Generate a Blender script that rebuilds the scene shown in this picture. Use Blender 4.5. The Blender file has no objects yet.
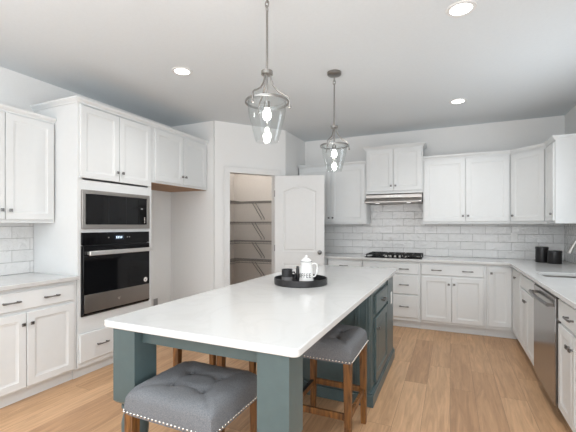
import bpy, bmesh, math, random
from mathutils import Vector, Matrix
PI = math.pi
random.seed(7)
C = bpy.context.scene.collection
S = bpy.context.scene

# ------------------------------------------------------------------ camera, light, exposure
cam = bpy.data.objects.new('camera', bpy.data.cameras.new('camera'))
C.objects.link(cam)
cam.location = (0, 0, 1.352)
cam.rotation_euler = (PI/2, 0, 0.4226)
cam.data.sensor_width = 36
cam.data.lens = 360.6/576*36
cam.data.shift_y = 9.66/576
cam.data.clip_start = 0.05
S.camera = cam

W = bpy.data.worlds.new('world'); S.world = W; W.use_nodes = True
wb = W.node_tree.nodes['Background']
wb.inputs[0].default_value = (0.86, 0.92, 1.0, 1)
wb.inputs[1].default_value = 1.0

def area_light(name, loc, rot, sx, sy, power, col=(1, 1, 1)):
    l = bpy.data.lights.new(name, 'AREA'); l.shape = 'RECTANGLE'; l.size = sx; l.size_y = sy
    l.energy = power; l.color = col
    o = bpy.data.objects.new(name, l); C.objects.link(o); o.location = loc; o.rotation_euler = rot
    return o
area_light('daylight_rear_window', (-1.1, -3.3, 1.45), (PI/2, 0, 0), 4.2, 2.1, 88, (0.94, 0.97, 1.0))
area_light('ceiling_fill', (-1.0, -0.85, 1.80), (PI, 0, 0), 2.4, 1.6, 92, (0.92, 0.965, 1.0))  # fill light added to lift the ceiling, no known source in the room
area_light('daylight_sink_window', (1.27, 3.45, 1.70), (PI/2, 0, PI/2), 1.15, 0.95, 11, (0.90, 0.955, 1.0))
area_light('daylight_side_window', (1.27, -0.75, 1.35), (PI/2, 0, PI/2), 1.9, 1.5, 42, (0.95, 0.975, 1.0))
CAN_POWER = 13.5
S.view_settings.view_transform = 'Standard'
S.view_settings.look = 'None'
S.view_settings.gamma = 1
S.view_settings.use_curve_mapping = False
S.view_settings.exposure = 0.07

# ------------------------------------------------------------------ materials
def new_mat(name):
    m = bpy.data.materials.new(name); m.use_nodes = True
    nt = m.node_tree
    return m, nt, nt.nodes['Principled BSDF']
def N(nt, t, **kw):
    n = nt.nodes.new(t)
    for k, v in kw.items():
        if k.startswith('i_'): n.inputs[k[2:].replace('_', ' ')].default_value = v
        else: setattr(n, k, v)
    return n
def simple(name, col, rough=0.5, metal=0.0, noise=0.03, scale=30, bump=0.0, stretch=None, coat=0, spec=None):
    m, nt, b = new_mat(name); L = nt.links
    tc = N(nt, 'ShaderNodeTexCoord'); nz = N(nt, 'ShaderNodeTexNoise'); nz.inputs['Scale'].default_value = scale
    nz.inputs['Detail'].default_value = 3
    src = tc.outputs['Object']
    if stretch:
        mp = N(nt, 'ShaderNodeMapping'); mp.inputs['Scale'].default_value = stretch
        L.new(src, mp.inputs[0]); src = mp.outputs[0]
    L.new(src, nz.inputs['Vector'])
    rp = N(nt, 'ShaderNodeValToRGB')
    rp.color_ramp.elements[0].position = 0.3; rp.color_ramp.elements[1].position = 0.7
    rp.color_ramp.elements[0].color = tuple(c*(1-noise) for c in col)+(1,)
    rp.color_ramp.elements[1].color = tuple(min(1, c*(1+noise)) for c in col)+(1,)
    L.new(nz.outputs['Fac'], rp.inputs[0]); L.new(rp.outputs[0], b.inputs['Base Color'])
    b.inputs['Roughness'].default_value = rough; b.inputs['Metallic'].default_value = metal
    if coat: b.inputs['Coat Weight'].default_value = coat; b.inputs['Coat Roughness'].default_value = 0.1
    if spec is not None: b.inputs['Specular IOR Level'].default_value = spec
    if bump:
        bp = N(nt, 'ShaderNodeBump'); bp.inputs['Strength'].default_value = bump; bp.inputs['Distance'].default_value = 0.002
        L.new(nz.outputs['Fac'], bp.inputs['Height']); L.new(bp.outputs[0], b.inputs['Normal'])
    return m
M = {}
M['wall'] = simple('wall_paint', (0.82, 0.82, 0.81), 0.75, noise=0.01, scale=60, bump=0.05, spec=0.2)
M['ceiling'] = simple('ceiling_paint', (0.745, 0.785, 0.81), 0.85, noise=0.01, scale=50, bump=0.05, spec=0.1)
M['pantry'] = simple('pantry_paint', (0.74, 0.69, 0.64), 0.8, noise=0.02, scale=40, spec=0.2)
M['white'] = simple('cabinet_paint', (0.745, 0.76, 0.76), 0.38, noise=0.008, scale=20)
M['trim'] = simple('trim_paint', (0.78, 0.78, 0.77), 0.4, noise=0.01, scale=20)
M['teal'] = simple('island_paint', (0.070, 0.105, 0.110), 0.34, noise=0.04, scale=25)
M['steel'] = simple('brushed_steel', (0.40, 0.375, 0.355), 0.38, 1.0, noise=0.05, scale=60, stretch=(1, 1, 40))
M['dw_steel'] = simple('dark_brushed_steel', (0.36, 0.345, 0.33), 0.2, 1.0, noise=0.04, scale=60, stretch=(1, 1, 40))
M['bright_steel'] = simple('bright_steel', (0.80, 0.79, 0.77), 0.38, 1.0, noise=0.02)
M['nickel'] = simple('brushed_nickel', (0.34, 0.33, 0.315), 0.28, 1.0, noise=0.04, scale=60)
M['pull'] = simple('dark_pewter', (0.21, 0.205, 0.20), 0.33, 1.0, noise=0.08, scale=60)
M['black_glass'] = simple('black_glass', (0.005, 0.005, 0.006), 0.06, noise=0.1, spec=0.3)
M['black'] = simple('black_metal', (0.012, 0.012, 0.013), 0.38, noise=0.15, scale=30)
M['iron'] = simple('cast_iron', (0.012, 0.012, 0.012), 0.6, noise=0.2, scale=80, bump=0.3)
M['grey_cer'] = simple('grey_glaze', (0.17, 0.17, 0.175), 0.45, noise=0.06)
M['enamel'] = simple('white_enamel', (0.85, 0.85, 0.84), 0.15, noise=0.01)
M['fabric'] = simple('grey_fabric', (0.16, 0.166, 0.176), 0.9, noise=0.22, scale=260, bump=0.5, spec=0.15)
M['stud'] = simple('nailhead_metal', (0.62, 0.60, 0.57), 0.25, 1.0)
M['wire'] = simple('wire_coating', (0.26, 0.24, 0.225), 0.5, noise=0.02)
M['birch'] = simple('raw_wood', (0.40, 0.23, 0.12), 0.6, noise=0.2, scale=14, stretch=(1, 12, 12))
M['plate'] = simple('outlet_plastic', (0.80, 0.80, 0.79), 0.4)
M['greybox'] = simple('grey_plastic', (0.33, 0.33, 0.33), 0.5)
M['sticker'] = simple('white_sticker', (0.75, 0.72, 0.70), 0.5)
M['screen'] = simple('dark_screen', (0.02, 0.03, 0.05), 0.1)

def emis(name, col, st):
    m, nt, b = new_mat(name)
    b.inputs['Base Color'].default_value = (0.8, 0.8, 0.8, 1)
    b.inputs['Emission Color'].default_value = col+(1,); b.inputs['Emission Strength'].default_value = st
    return m
M['lens'] = emis('lit_lens', (1, 0.98, 0.95), 6)
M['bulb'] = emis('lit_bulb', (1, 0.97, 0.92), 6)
M['digits'] = emis('lit_digits', (0.6, 0.8, 1.0), 1.5)
M['hoodlens'] = emis('lit_hood_lens', (1, 0.97, 0.92), 1.0)

def glassy(name, tint=(0.97, 0.98, 0.98), ior=1.45, rough=0.02, k=1.0):
    m, nt, b = new_mat(name); L = nt.links; nt.nodes.remove(b)
    out = [n for n in nt.nodes if n.type == 'OUTPUT_MATERIAL'][0]
    t = N(nt, 'ShaderNodeBsdfTransparent'); t.inputs[0].default_value = tint+(1,)
    g = N(nt, 'ShaderNodeBsdfGlossy'); g.inputs['Roughness'].default_value = rough
    f0 = N(nt, 'ShaderNodeLayerWeight'); f0.inputs['Blend'].default_value = 0.35
    f = N(nt, 'ShaderNodeMath', operation='MULTIPLY_ADD'); f.inputs[1].default_value = 0.13*k; f.inputs[2].default_value = 0.015; L.new(f0.outputs['Facing'], f.inputs[0])
    mx = N(nt, 'ShaderNodeMixShader')
    L.new(f.outputs[0], mx.inputs[0]); L.new(t.outputs[0], mx.inputs[1]); L.new(g.outputs[0], mx.inputs[2])
    L.new(mx.outputs[0], out.inputs[0])
    return m
M['glass'] = glassy('clear_glass', (0.955, 0.965, 0.965), k=1.6)
M['pane'] = glassy('window_glass')

def wood(name, c0, c1, sc, stretch, rough=0.45):
    m, nt, b = new_mat(name); L = nt.links
    tc = N(nt, 'ShaderNodeTexCoord'); mp = N(nt, 'ShaderNodeMapping'); mp.inputs['Scale'].default_value = stretch
    nz = N(nt, 'ShaderNodeTexNoise'); nz.inputs['Scale'].default_value = sc; nz.inputs['Detail'].default_value = 6; nz.inputs['Distortion'].default_value = 0.8
    rp = N(nt, 'ShaderNodeValToRGB')
    rp.color_ramp.elements[0].position = 0.33; rp.color_ramp.elements[1].position = 0.68
    rp.color_ramp.elements[0].color = c0+(1,); rp.color_ramp.elements[1].color = c1+(1,)
    L.new(tc.outputs['Object'], mp.inputs[0]); L.new(mp.outputs[0], nz.inputs['Vector'])
    L.new(nz.outputs['Fac'], rp.inputs[0]); L.new(rp.outputs[0], b.inputs['Base Color'])
    b.inputs['Roughness'].default_value = rough
    bp = N(nt, 'ShaderNodeBump'); bp.inputs['Strength'].default_value = 0.15; bp.inputs['Distance'].default_value = 0.001
    L.new(nz.outputs['Fac'], bp.inputs['Height']); L.new(bp.outputs[0], b.inputs['Normal'])
    return m
M['stool_wood'] = wood('stool_wood', (0.055, 0.022, 0.006), (0.25, 0.105, 0.026), 5, (9, 9, 1.2))

# floor: oak planks running along Y
def floor_mat():
    m, nt, b = new_mat('oak_planks'); L = nt.links
    tc = N(nt, 'ShaderNodeTexCoord'); sp = N(nt, 'ShaderNodeSeparateXYZ'); cb = N(nt, 'ShaderNodeCombineXYZ')
    L.new(tc.outputs['Object'], sp.inputs[0]); L.new(sp.outputs['Y'], cb.inputs['X']); L.new(sp.outputs['X'], cb.inputs['Y'])
    br = N(nt, 'ShaderNodeTexBrick'); br.offset = 0.37; br.offset_frequency = 2; br.squash = 1
    for k, v in (('Color1', (0, 0, 0, 1)), ('Color2', (1, 1, 1, 1)), ('Mortar', (0.5, 0.5, 0.5, 1)), ('Scale', 1.0), ('Mortar Size', 0.0012),
                 ('Mortar Smooth', 0.3), ('Bias', 0.0), ('Brick Width', 1.25), ('Row Height', 0.18)):
        br.inputs[k].default_value = v
    L.new(cb.outputs[0], br.inputs['Vector'])
    # per-plank shift of the grain
    sh = N(nt, 'ShaderNodeVectorMath', operation='SCALE'); L.new(br.outputs['Color'], sh.inputs[0]); sh.inputs['Scale'].default_value = 17.0
    mp = N(nt, 'ShaderNodeMapping'); mp.inputs['Scale'].default_value = (1.0, 11, 1)
    L.new(cb.outputs[0], mp.inputs[0])
    ad = N(nt, 'ShaderNodeVectorMath', operation='ADD'); L.new(mp.outputs[0], ad.inputs[0]); L.new(sh.outputs[0], ad.inputs[1])
    g = N(nt, 'ShaderNodeTexNoise'); g.inputs['Scale'].default_value = 2.2; g.inputs['Detail'].default_value = 8; g.inputs['Roughness'].default_value = 0.62; g.inputs['Distortion'].default_value = 1.2
    L.new(ad.outputs[0], g.inputs['Vector'])
    r1 = N(nt, 'ShaderNodeValToRGB'); e = r1.color_ramp.elements
    e[0].position = 0.0; e[0].color = (0.47, 0.275, 0.148, 1); e[1].position = 1.0; e[1].color = (0.64, 0.40, 0.228, 1)
    L.new(br.outputs['Color'], r1.inputs[0])
    r2 = N(nt, 'ShaderNodeValToRGB'); e = r2.color_ramp.elements
    e[0].position = 0.3; e[0].color = (0.72, 0.70, 0.68, 1); e[1].position = 0.7; e[1].color = (1.12, 1.12, 1.12, 1)
    L.new(g.outputs['Fac'], r2.inputs[0])
    mu = N(nt, 'ShaderNodeMix', data_type='RGBA', blend_type='MULTIPLY'); mu.inputs[0].default_value = 1
    L.new(r1.outputs[0], mu.inputs[6]); L.new(r2.outputs[0], mu.inputs[7])
    mo = N(nt, 'ShaderNodeMix', data_type='RGBA'); L.new(br.outputs['Fac'], mo.inputs[0])
    L.new(mu.outputs[2], mo.inputs[6]); mo.inputs[7].default_value = (0.22, 0.13, 0.07, 1)
    L.new(mo.outputs[2], b.inputs['Base Color'])
    b.inputs['Roughness'].default_value = 0.42
    bp = N(nt, 'ShaderNodeBump'); bp.inputs['Strength'].default_value = 0.12; bp.inputs['Distance'].default_value = 0.001
    L.new(g.outputs['Fac'], bp.inputs['Height']); L.new(bp.outputs[0], b.inputs['Normal'])
    return m
M['floor'] = floor_mat()

def tile_mat(name, axis, z0=0.914, off=0.0):
    m, nt, b = new_mat(name); L = nt.links
    tc = N(nt, 'ShaderNodeTexCoord'); sp = N(nt, 'ShaderNodeSeparateXYZ'); cb = N(nt, 'ShaderNodeCombineXYZ')
    L.new(tc.outputs['Object'], sp.inputs[0])
    a = N(nt, 'ShaderNodeMath', operation='ADD'); a.inputs[1].default_value = 20.0+off
    z = N(nt, 'ShaderNodeMath', operation='SUBTRACT'); z.inputs[1].default_value = z0-10.8
    L.new(sp.outputs[axis], a.inputs[0]); L.new(sp.outputs['Z'], z.inputs[0])
    L.new(a.outputs[0], cb.inputs['X']); L.new(z.outputs[0], cb.inputs['Y'])
    br = N(nt, 'ShaderNodeTexBrick'); br.offset = 0.5; br.offset_frequency = 2
    for k, v in (('Color1', (0.74, 0.74, 0.73, 1)), ('Color2', (0.80, 0.80, 0.795, 1)), ('Mortar', (0.50, 0.50, 0.49, 1)), ('Scale', 1.0),
                 ('Mortar Size', 0.0022), ('Mortar Smooth', 0.25), ('Bias', 0.0), ('Brick Width', 0.305), ('Row Height', 0.108)):
        br.inputs[k].default_value = v
    L.new(cb.outputs[0], br.inputs['Vector']); L.new(br.outputs['Color'], b.inputs['Base Color'])
    b.inputs['Roughness'].default_value = 0.09
    nz = N(nt, 'ShaderNodeTexNoise'); nz.inputs['Scale'].default_value = 20; nz.inputs['Detail'].default_value = 2; nz.inputs['Distortion'].default_value = 0.6
    L.new(tc.outputs['Object'], nz.inputs['Vector'])
    inv = N(nt, 'ShaderNodeMath', operation='MULTIPLY_ADD'); inv.inputs[1].default_value = -1.2; inv.inputs[2].default_value = 1
    L.new(br.outputs['Fac'], inv.inputs[0])
    sm = N(nt, 'ShaderNodeMath', operation='MULTIPLY_ADD'); sm.inputs[1].default_value = 1.3
    L.new(nz.outputs['Fac'], sm.inputs[0]); L.new(inv.outputs[0], sm.inputs[2])
    bp = N(nt, 'ShaderNodeBump'); bp.inputs['Strength'].default_value = 1.0; bp.inputs['Distance'].default_value = 0.011
    L.new(sm.outputs[0], bp.inputs['Height']); L.new(bp.outputs[0], b.inputs['Normal'])
    return m
M['tile_back'] = tile_mat('subway_tile_back', 'X', off=0.0)
M['tile_side'] = tile_mat('subway_tile_side', 'Y', off=0.03)

def quartz():
    m, nt, b = new_mat('white_quartz'); L = nt.links
    tc = N(nt, 'ShaderNodeTexCoord')
    n1 = N(nt, 'ShaderNodeTexNoise'); n1.inputs['Scale'].default_value = 2.4; n1.inputs['Detail'].default_value = 7; n1.inputs['Distortion'].default_value = 1.6
    L.new(tc.outputs['Object'], n1.inputs['Vector'])
    r = N(nt, 'ShaderNodeValToRGB'); e = r.color_ramp.elements
    e[0].position = 0.44; e[0].color = (0.625, 0.627, 0.62, 1); e[1].position = 0.56; e[1].color = (0.625, 0.627, 0.62, 1)
    k = e.new(0.5); k.color = (0.605, 0.605, 0.597, 1)
    L.new(n1.outputs['Fac'], r.inputs[0]); L.new(r.outputs[0], b.inputs['Base Color'])
    b.inputs['Roughness'].default_value = 0.13
    return m
M['quartz'] = quartz()

# ------------------------------------------------------------------ mesh helpers
class MB:
    def __init__(s): s.bm = bmesh.new()
    def box(s, x0, y0, z0, x1, y1, z1):
        v = [s.bm.verts.new(p) for p in ((x0,y0,z0),(x1,y0,z0),(x1,y1,z0),(x0,y1,z0),(x0,y0,z1),(x1,y0,z1),(x1,y1,z1),(x0,y1,z1))]
        for f in ((0,3,2,1),(4,5,6,7),(0,1,5,4),(1,2,6,5),(2,3,7,6),(3,0,4,7)): s.bm.faces.new([v[i] for i in f])
        return s
    def prism(s, pts, z0, z1):          # pts ccw in XY
        a = [s.bm.verts.new((x, y, z0)) for x, y in pts]; b = [s.bm.verts.new((x, y, z1)) for x, y in pts]
        n = len(pts)
        s.bm.faces.new(a[::-1]); s.bm.faces.new(b)
        for i in range(n): s.bm.faces.new([a[i], a[(i+1) % n], b[(i+1) % n], b[i]])
        return s
    def loops(s, loops, cap0=True, cap1=True, closed=True):
        vs = [[s.bm.verts.new(p) for p in l] for l in loops]
        n = len(vs[0])
        for a, b in zip(vs, vs[1:]):
            for i in range(n if closed else n-1):
                s.bm.faces.new([a[i], a[(i+1) % n], b[(i+1) % n], b[i]])
        if cap0: s.bm.faces.new(vs[0][::-1])
        if cap1: s.bm.faces.new(vs[-1])
        return s
    def lathe(s, prof, c=(0, 0, 0), n=32, cap0=True, cap1=True):
        return s.loops([[(c[0]+r*math.cos(2*PI*i/n), c[1]+r*math.sin(2*PI*i/n), c[2]+z) for i in range(n)] for r, z in prof], cap0, cap1)
    def tube(s, pts, r, n=8, cap=True, rz=None):
        pts = [Vector(p) for p in pts]; rings = []; up = None
        for i, p in enumerate(pts):
            d = (pts[min(i+1, len(pts)-1)]-pts[max(i-1, 0)]).normalized()
            if up is None:
                up = Vector((0, 0, 1)) if abs(d.z) < 0.9 else Vector((1, 0, 0))
            a = d.cross(up).normalized(); up = a.cross(d).normalized()
            rr = r[i] if isinstance(r, (list, tuple)) else r
            rings.append([tuple(p+a*rr*math.cos(2*PI*k/n)+up*rr*(rz or 1)*math.sin(2*PI*k/n)) for k in range(n)])
        return s.loops(rings, cap, cap)
    def bar(s, a, b, w, h, w2=None, h2=None):   # rectangular bar between two points
        a = Vector(a); b = Vector(b); d = (b-a).normalized()
        up = Vector((0, 0, 1)) if abs(d.z) < 0.9 else Vector((0, 1, 0))
        sd = d.cross(up).normalized(); up = sd.cross(d)
        w2 = w2 or w; h2 = h2 or h
        L0 = [tuple(a+sd*w/2*i+up*h/2*j) for i, j in ((-1,-1),(1,-1),(1,1),(-1,1))]
        L1 = [tuple(b+sd*w2/2*i+up*h2/2*j) for i, j in ((-1,-1),(1,-1),(1,1),(-1,1))]
        return s.loops([L0, L1])
    def sphere(s, c, r, n=12, sz=1.0):
        ret = bmesh.ops.create_uvsphere(s.bm, u_segments=n, v_segments=max(6, n//2), radius=r)
        for v in ret['verts']: v.co = Vector((v.co.x+c[0], v.co.y+c[1], v.co.z*sz+c[2]))
        return s
    def cells(s, us, vs, w0, w1, mp, holes=()):   # slab over a grid of cells with some left out
        bm = s.bm; V = {}
        def vt(i, j, k):
            if (i, j, k) not in V: V[(i, j, k)] = bm.verts.new(mp(us[i], vs[j], (w0, w1)[k]))
            return V[(i, j, k)]
        full = {(i, j) for i in range(len(us)-1) for j in range(len(vs)-1)}-set(holes)
        for i, j in full:
            bm.faces.new([vt(i,j,1), vt(i+1,j,1), vt(i+1,j+1,1), vt(i,j+1,1)])
            bm.faces.new([vt(i,j+1,0), vt(i+1,j+1,0), vt(i+1,j,0), vt(i,j,0)])
            for di, dj, a, b in ((-1,0,(i,j+1),(i,j)), (1,0,(i+1,j),(i+1,j+1)), (0,-1,(i,j),(i+1,j)), (0,1,(i+1,j+1),(i,j+1))):
                if (i+di, j+dj) not in full:
                    bm.faces.new([vt(*a,0), vt(*b,0), vt(*b,1), vt(*a,1)])
        return s
    def panel(s, w, h, prof, back=0.0):   # nested rectangles in XZ, profile (inset, y); front faces -Y
        loops = [[(i, y, i), (w-i, y, i), (w-i, y, h-i), (i, y, h-i)] for i, y in [(0, back)]+list(prof)]
        return s.loops(loops)
    def mesh(s, name, smooth=False):
        bmesh.ops.recalc_face_normals(s.bm, faces=s.bm.faces)
        me = bpy.data.meshes.new(name); s.bm.to_mesh(me); s.bm.free()
        if smooth:
            me.shade_smooth()
            try: me.set_sharp_from_angle(angle=math.radians(38))
            except Exception: pass
        return me
def obj(name, mb, mat, parent=None, loc=(0, 0, 0), rotz=0, smooth=False, bevel=0, seg=2):
    me = mb.mesh(name, smooth or bevel > 0) if isinstance(mb, MB) else mb
    o = bpy.data.objects.new(name, me); C.objects.link(o)
    if isinstance(mat, str) and not me.materials: me.materials.append(M[mat])
    if parent: o.parent = parent
    o.location = loc; o.rotation_euler = (0, 0, rotz)
    if bevel:
        b = o.modifiers.new('bevel', 'BEVEL'); b.width = bevel; b.segments = seg; b.limit_method = 'ANGLE'; b.angle_limit = math.radians(35)
    return o
def thing(name, label, cat, loc=(0, 0, 0), rotz=0, group=None):
    o = bpy.data.objects.new(name, None); C.objects.link(o); o.location = loc; o.rotation_euler = (0, 0, rotz)
    o.empty_display_size = 0.1
    return tag(o, label, cat, group)
def tag(o, label, cat, group=None):
    o['label'] = label; o['category'] = cat
    if group: o['group'] = group
    return o
def struct(o, label=None):
    o['kind'] = 'structure'
    if label: o['label'] = label
    return o
def dup(o, parent=None):
    c = o.copy(); C.objects.link(c)
    if parent: c.parent = parent
    for ch in list(o.children): dup(ch, c)
    return c
XY = lambda u, v, w: (u, v, w)
XZ = lambda u, v, w: (u, w, v)
YZ = lambda u, v, w: (w, u, v)

# ------------------------------------------------------------------ key planes
XL, XR, YB, YF, ZC = -3.587, 1.32, 5.583, -3.5, 2.745
ZT0, ZT1 = 0.882, 0.914            # worktop bottom / top
YP = 3.96                          # end wall of the refrigerator alcove
P0 = Vector((-2.845, YP)); P1 = Vector((-2.2, 4.80))
PD = (P1-P0).normalized(); PL = (P1-P0).length; PANG = math.atan2(PD.y, PD.x)

# ------------------------------------------------------------------ room
struct(obj('floor', MB().box(XL-0.1, YF-0.1, -0.05, XR+0.1, YB+0.1, 0), 'floor'))
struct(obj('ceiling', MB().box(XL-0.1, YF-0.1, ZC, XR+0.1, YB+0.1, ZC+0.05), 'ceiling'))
struct(obj('wall_left', MB().box(XL-0.1, YF-0.1, 0, XL, YB+0.1, ZC), 'wall'))
struct(obj('wall_back', MB().box(XL, YB, 0, XR, YB+0.1, ZC), 'wall'))
struct(obj('wall_right', MB().cells([YF-0.1, -1.75, 0.25, 2.85, 4.05, YB+0.1], [0, 0.55, 1.20, 2.20, ZC], XR, XR+0.1, YZ, [(1, 1), (1, 2), (3, 2)]), 'wall'))
struct(obj('wall_front', MB().cells([XL, -3.2, 1.0, XR], [0, 0.4, 2.5, ZC], YF, YF-0.1, XZ, [(1, 1)]), 'wall'))
struct(obj('wall_alcove', MB().box(XL, YP, 0, P0.x-0.02, YP+0.11, ZC), 'wall'))
# slanted pantry wall, local x along the wall, y into the pantry
KA, KB, KH = 0.205, 0.885, 2.072
struct(obj('wall_pantry', MB().cells([0, KA-0.02, KB+0.02, PL], [0, KH+0.02, ZC], 0, 0.11, XZ, [(1, 0)]), 'wall', loc=(P0.x, P0.y, 0), rotz=PANG))
struct(obj('wall_pantry_side', MB().box(-2.31, 4.80, 0, -2.2, YB, ZC), 'wall'))
# pantry lining (warmer paint inside)
struct(obj('wall_pantry_inside', MB().cells([YP+0.115, YB-0.004], [0, ZC], XL+0.0005, XL+0.004, YZ)
           .cells([XL+0.005, -2.32], [0, ZC], YB-0.004, YB-0.0005, XZ), 'pantry'))
# windows
def window(name, mp, us, vs, w0, w1, thick, pane_w):
    fr = MB().cells([us[0], us[0]+0.05, us[1]-0.05, us[1]], [vs[0], vs[0]+0.05, vs[1]-0.05, vs[1]], w0, w1, mp, [(1, 1)])
    o = struct(obj(name, fr, 'trim'))
    k = int(round((us[1]-us[0])/1.2)) or 1
    for i in range(1, k+1):
        u = us[0]+(us[1]-us[0])*i/(k+1)
        obj('window_bar', MB().cells([u-0.02, u+0.02], [vs[0]+0.05, vs[1]-0.05], w0, w1, mp), 'trim', o)
    obj('window_pane', MB().cells([us[0]+0.05, us[1]-0.05], [vs[0]+0.05, vs[1]-0.05], pane_w, pane_w+0.004, mp), 'pane', o)
window('window_1', YZ, (2.852, 4.048), (1.202, 2.198), XR+0.03, XR+0.08, 0.05, XR+0.085)
window('window_2', XZ, (-3.198, 0.998), (0.402, 2.498), YF-0.08, YF-0.03, 0.05, YF-0.09)
window('window_3', YZ, (-1.748, 0.248), (0.552, 2.198), XR+0.03, XR+0.08, 0.05, XR+0.085)
# pantry door casing (jambs + trim)
cs = MB()
cs.cells([KA-0.075, KA, KB, KB+0.075], [0, KH, KH+0.075], -0.017, -0.001, XZ, [(1, 0)])
cs.cells([KA-0.018, KA, KB, KB+0.018], [0, KH, KH+0.018], 0.0, 0.11, XZ, [(1, 0)])
cs.cells([KA-0.085, KA-0.06, KB+0.06, KB+0.085], [0, KH+0.06, KH+0.085], -0.024, -0.017, XZ, [(1, 0)])
struct(obj('trim_1', cs, 'trim', loc=(P0.x, P0.y, 0), rotz=PANG, bevel=0.003))
# baseboards
struct(obj('baseboard_left', MB().box(XL+0.001, 2.985, 0, XL+0.015, YP-0.001, 0.13), 'trim', bevel=0.004))
struct(obj('baseboard_alcove', MB().box(XL+0.016, YP-0.015, 0, P0.x-0.03, YP-0.001, 0.13), 'trim', bevel=0.004))
struct(obj('baseboard_front', MB().box(XL+0.02, YF+0.001, 0, XR-0.02, YF+0.015, 0.13), 'trim', bevel=0.004))
# tiled splashbacks
HX0, HX1 = -1.115, -0.35           # hood bay
struct(obj('wall_tile_back', MB().cells([-2.195, HX0, HX1, XR-0.01], [ZT1+0.001, 1.374, 1.80], YB-0.009, YB-0.0005, XZ, [(0, 1), (2, 1)]), 'tile_back'))
struct(obj('wall_tile_left', MB().cells([0.45, 2.114], [ZT1+0.001, 1.374], XL+0.0005, XL+0.009, YZ), 'tile_side'))
struct(obj('wall_tile_right', MB().cells([1.6, 2.8, 4.1, YB-0.01], [ZT1+0.001, 1.15, 1.374], XR-0.009, XR-0.0005, YZ, [(1, 1)]), 'tile_side'))

# ------------------------------------------------------------------ cabinet kit
DOORP = [(0, -0.016), (0.003, -0.019), (0.055, -0.019), (0.060, -0.0145), (0.066, -0.0140), (0.071, -0.0105), (0.078, -0.0105)]
DRAWP = [(0, -0.013), (0.006, -0.019)]
def knob_mesh():
    b = MB(); b.lathe([(0.006, 0), (0.005, 0.014)], n=10)
    L = [[(x*k, y*k, z) for x, y in ((-1,-1),(1,-1),(1,1),(-1,1))] for k, z in ((0.009, 0.012), (0.0125, 0.016), (0.0125, 0.021), (0.009, 0.025))]
    b.loops(L); me = b.mesh('knob')
    me.transform(Matrix.Rotation(PI/2, 4, 'X'))     # z -> -y
    me.materials.append(M['pull']); return me
def pull_mesh(L=0.11):
    b = MB()
    for s in (-1, 1): b.lathe([(0.0065, 0), (0.0055, 0.024)], (s*L/2*0.86, 0, 0), n=8)
    pts = [(x*L/2, 0, 0.024+0.006*(1-x*x)) for x in (-1.12, -0.86, -0.5, 0, 0.5, 0.86, 1.12)]
    b.tube(pts, [0.0065, 0.008, 0.006, 0.0048, 0.006, 0.008, 0.0065], 8)
    me = b.mesh('pull', True); me.transform(Matrix.Rotation(PI/2, 4, 'X'))
    me.materials.append(M['pull']); return me
KNOB = knob_mesh(); PULL = pull_mesh()
def door(root, x, z, w, h, knob=None, loc=None, rotz=0, mat='white', pr=None):
    loc = loc or (x, -0.0006, z)
    o = obj('door', MB().panel(w, h, pr or DOORP), mat, root, loc, rotz, bevel=0.0012, seg=1)
    if knob: obj('knob', KNOB, None, o, (knob[0], -0.019, knob[1]))
    return o
def drawer(root, x, z, w, h, pulls=(0.5,), loc=None, rotz=0, mat='white', pz=0.5, pr=None):
    loc = loc or (x, -0.0006, z)
    o = obj('drawer_front', MB().panel(w, h, pr or DRAWP), mat, root, loc, rotz, bevel=0.0012, seg=1)
    for p in pulls: obj('pull', PULL, None, o, (w*p, -0.019, h*pz))
    return o
def crown(root, pts, z, i0, i1, prof=None, mat='white', name='crown_moulding'):
    # pts: polyline (local XY) of the cabinet face; crown grows to the right-hand side of travel; segments i0..i1
    prof = prof or [(0, 0), (0.008, 0), (0.010, 0.012), (0.018, 0.020), (0.028, 0.032), (0.031, 0.047), (0, 0.047)]
    P = [Vector(p) for p in pts]; loops = []
    for i in range(i0, i1+1):
        def nrm(a, b): d = (b-a).normalized(); return Vector((d.y, -d.x))
        n0 = nrm(P[i-1], P[i]) if i > 0 else None; n1 = nrm(P[i], P[i+1]) if i < len(P)-1 else None
        if n0 is None: n0 = n1
        if n1 is None: n1 = n0
        m = (n0+n1).normalized(); m = m/m.dot(n0)
        loops.append([(P[i].x+m.x*o, P[i].y+m.y*o, z+h) for o, h in prof])
    return obj(name, MB().loops(loops), mat, root, smooth=False)
def base_cab(label, w, loc, rotz, d=0.60, group='white base cabinets', kickends=True, name='base_cabinet'):
    t = thing(name, label, 'cabinet', loc, rotz, group)
    obj('carcass', MB().box(0.0004, 0, 0.10, w-0.0004, d, 0.8815), 'white', t)
    obj('toe_kick', MB().box(0.0004, 0.055, 0, w-0.0004, d, 0.0995), 'white', t)
    return t
def std_front(t, w, mid=None, pulls=(0.25, 0.75), zs=(0.115, 0.686, 0.710, 0.852), e=0.03, g=0.003, knobs=True):
    """one wide drawer over two doors"""
    mid = mid or w/2
    drawer(t, e, zs[2], w-2*e, zs[3]-zs[2], pulls)
    h = zs[1]-zs[0]
    door(t, e, zs[0], mid-g-e, h, (mid-g-e-0.028, h-0.085))
    door(t, mid+g, zs[0], w-e-mid-g, h, (0.028, h-0.085))
def wall_cab(label, w, h, loc, rotz, d=0.31, group='white wall cabinets', body='white'):
    t = thing('wall_cabinet', label, 'cabinet', loc, rotz, group)
    obj('carcass', MB().box(0.0004, 0, 0, w-0.0004, d, h), body, t)
    return t
def two_doors(t, w, z0, z1, mid=None, e=0.015, g=0.003, kz=0.07):
    mid = mid or w/2; h = z1-z0
    door(t, e, z0, mid-g-e, h, (mid-g-e-0.028, kz)); door(t, mid+g, z0, w-e-mid-g, h, (0.028, kz))

RL = PI/2     # left-wall units: local x -> +Y, front -> +X
FXL = -2.979  # carcass front of left base run
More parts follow.
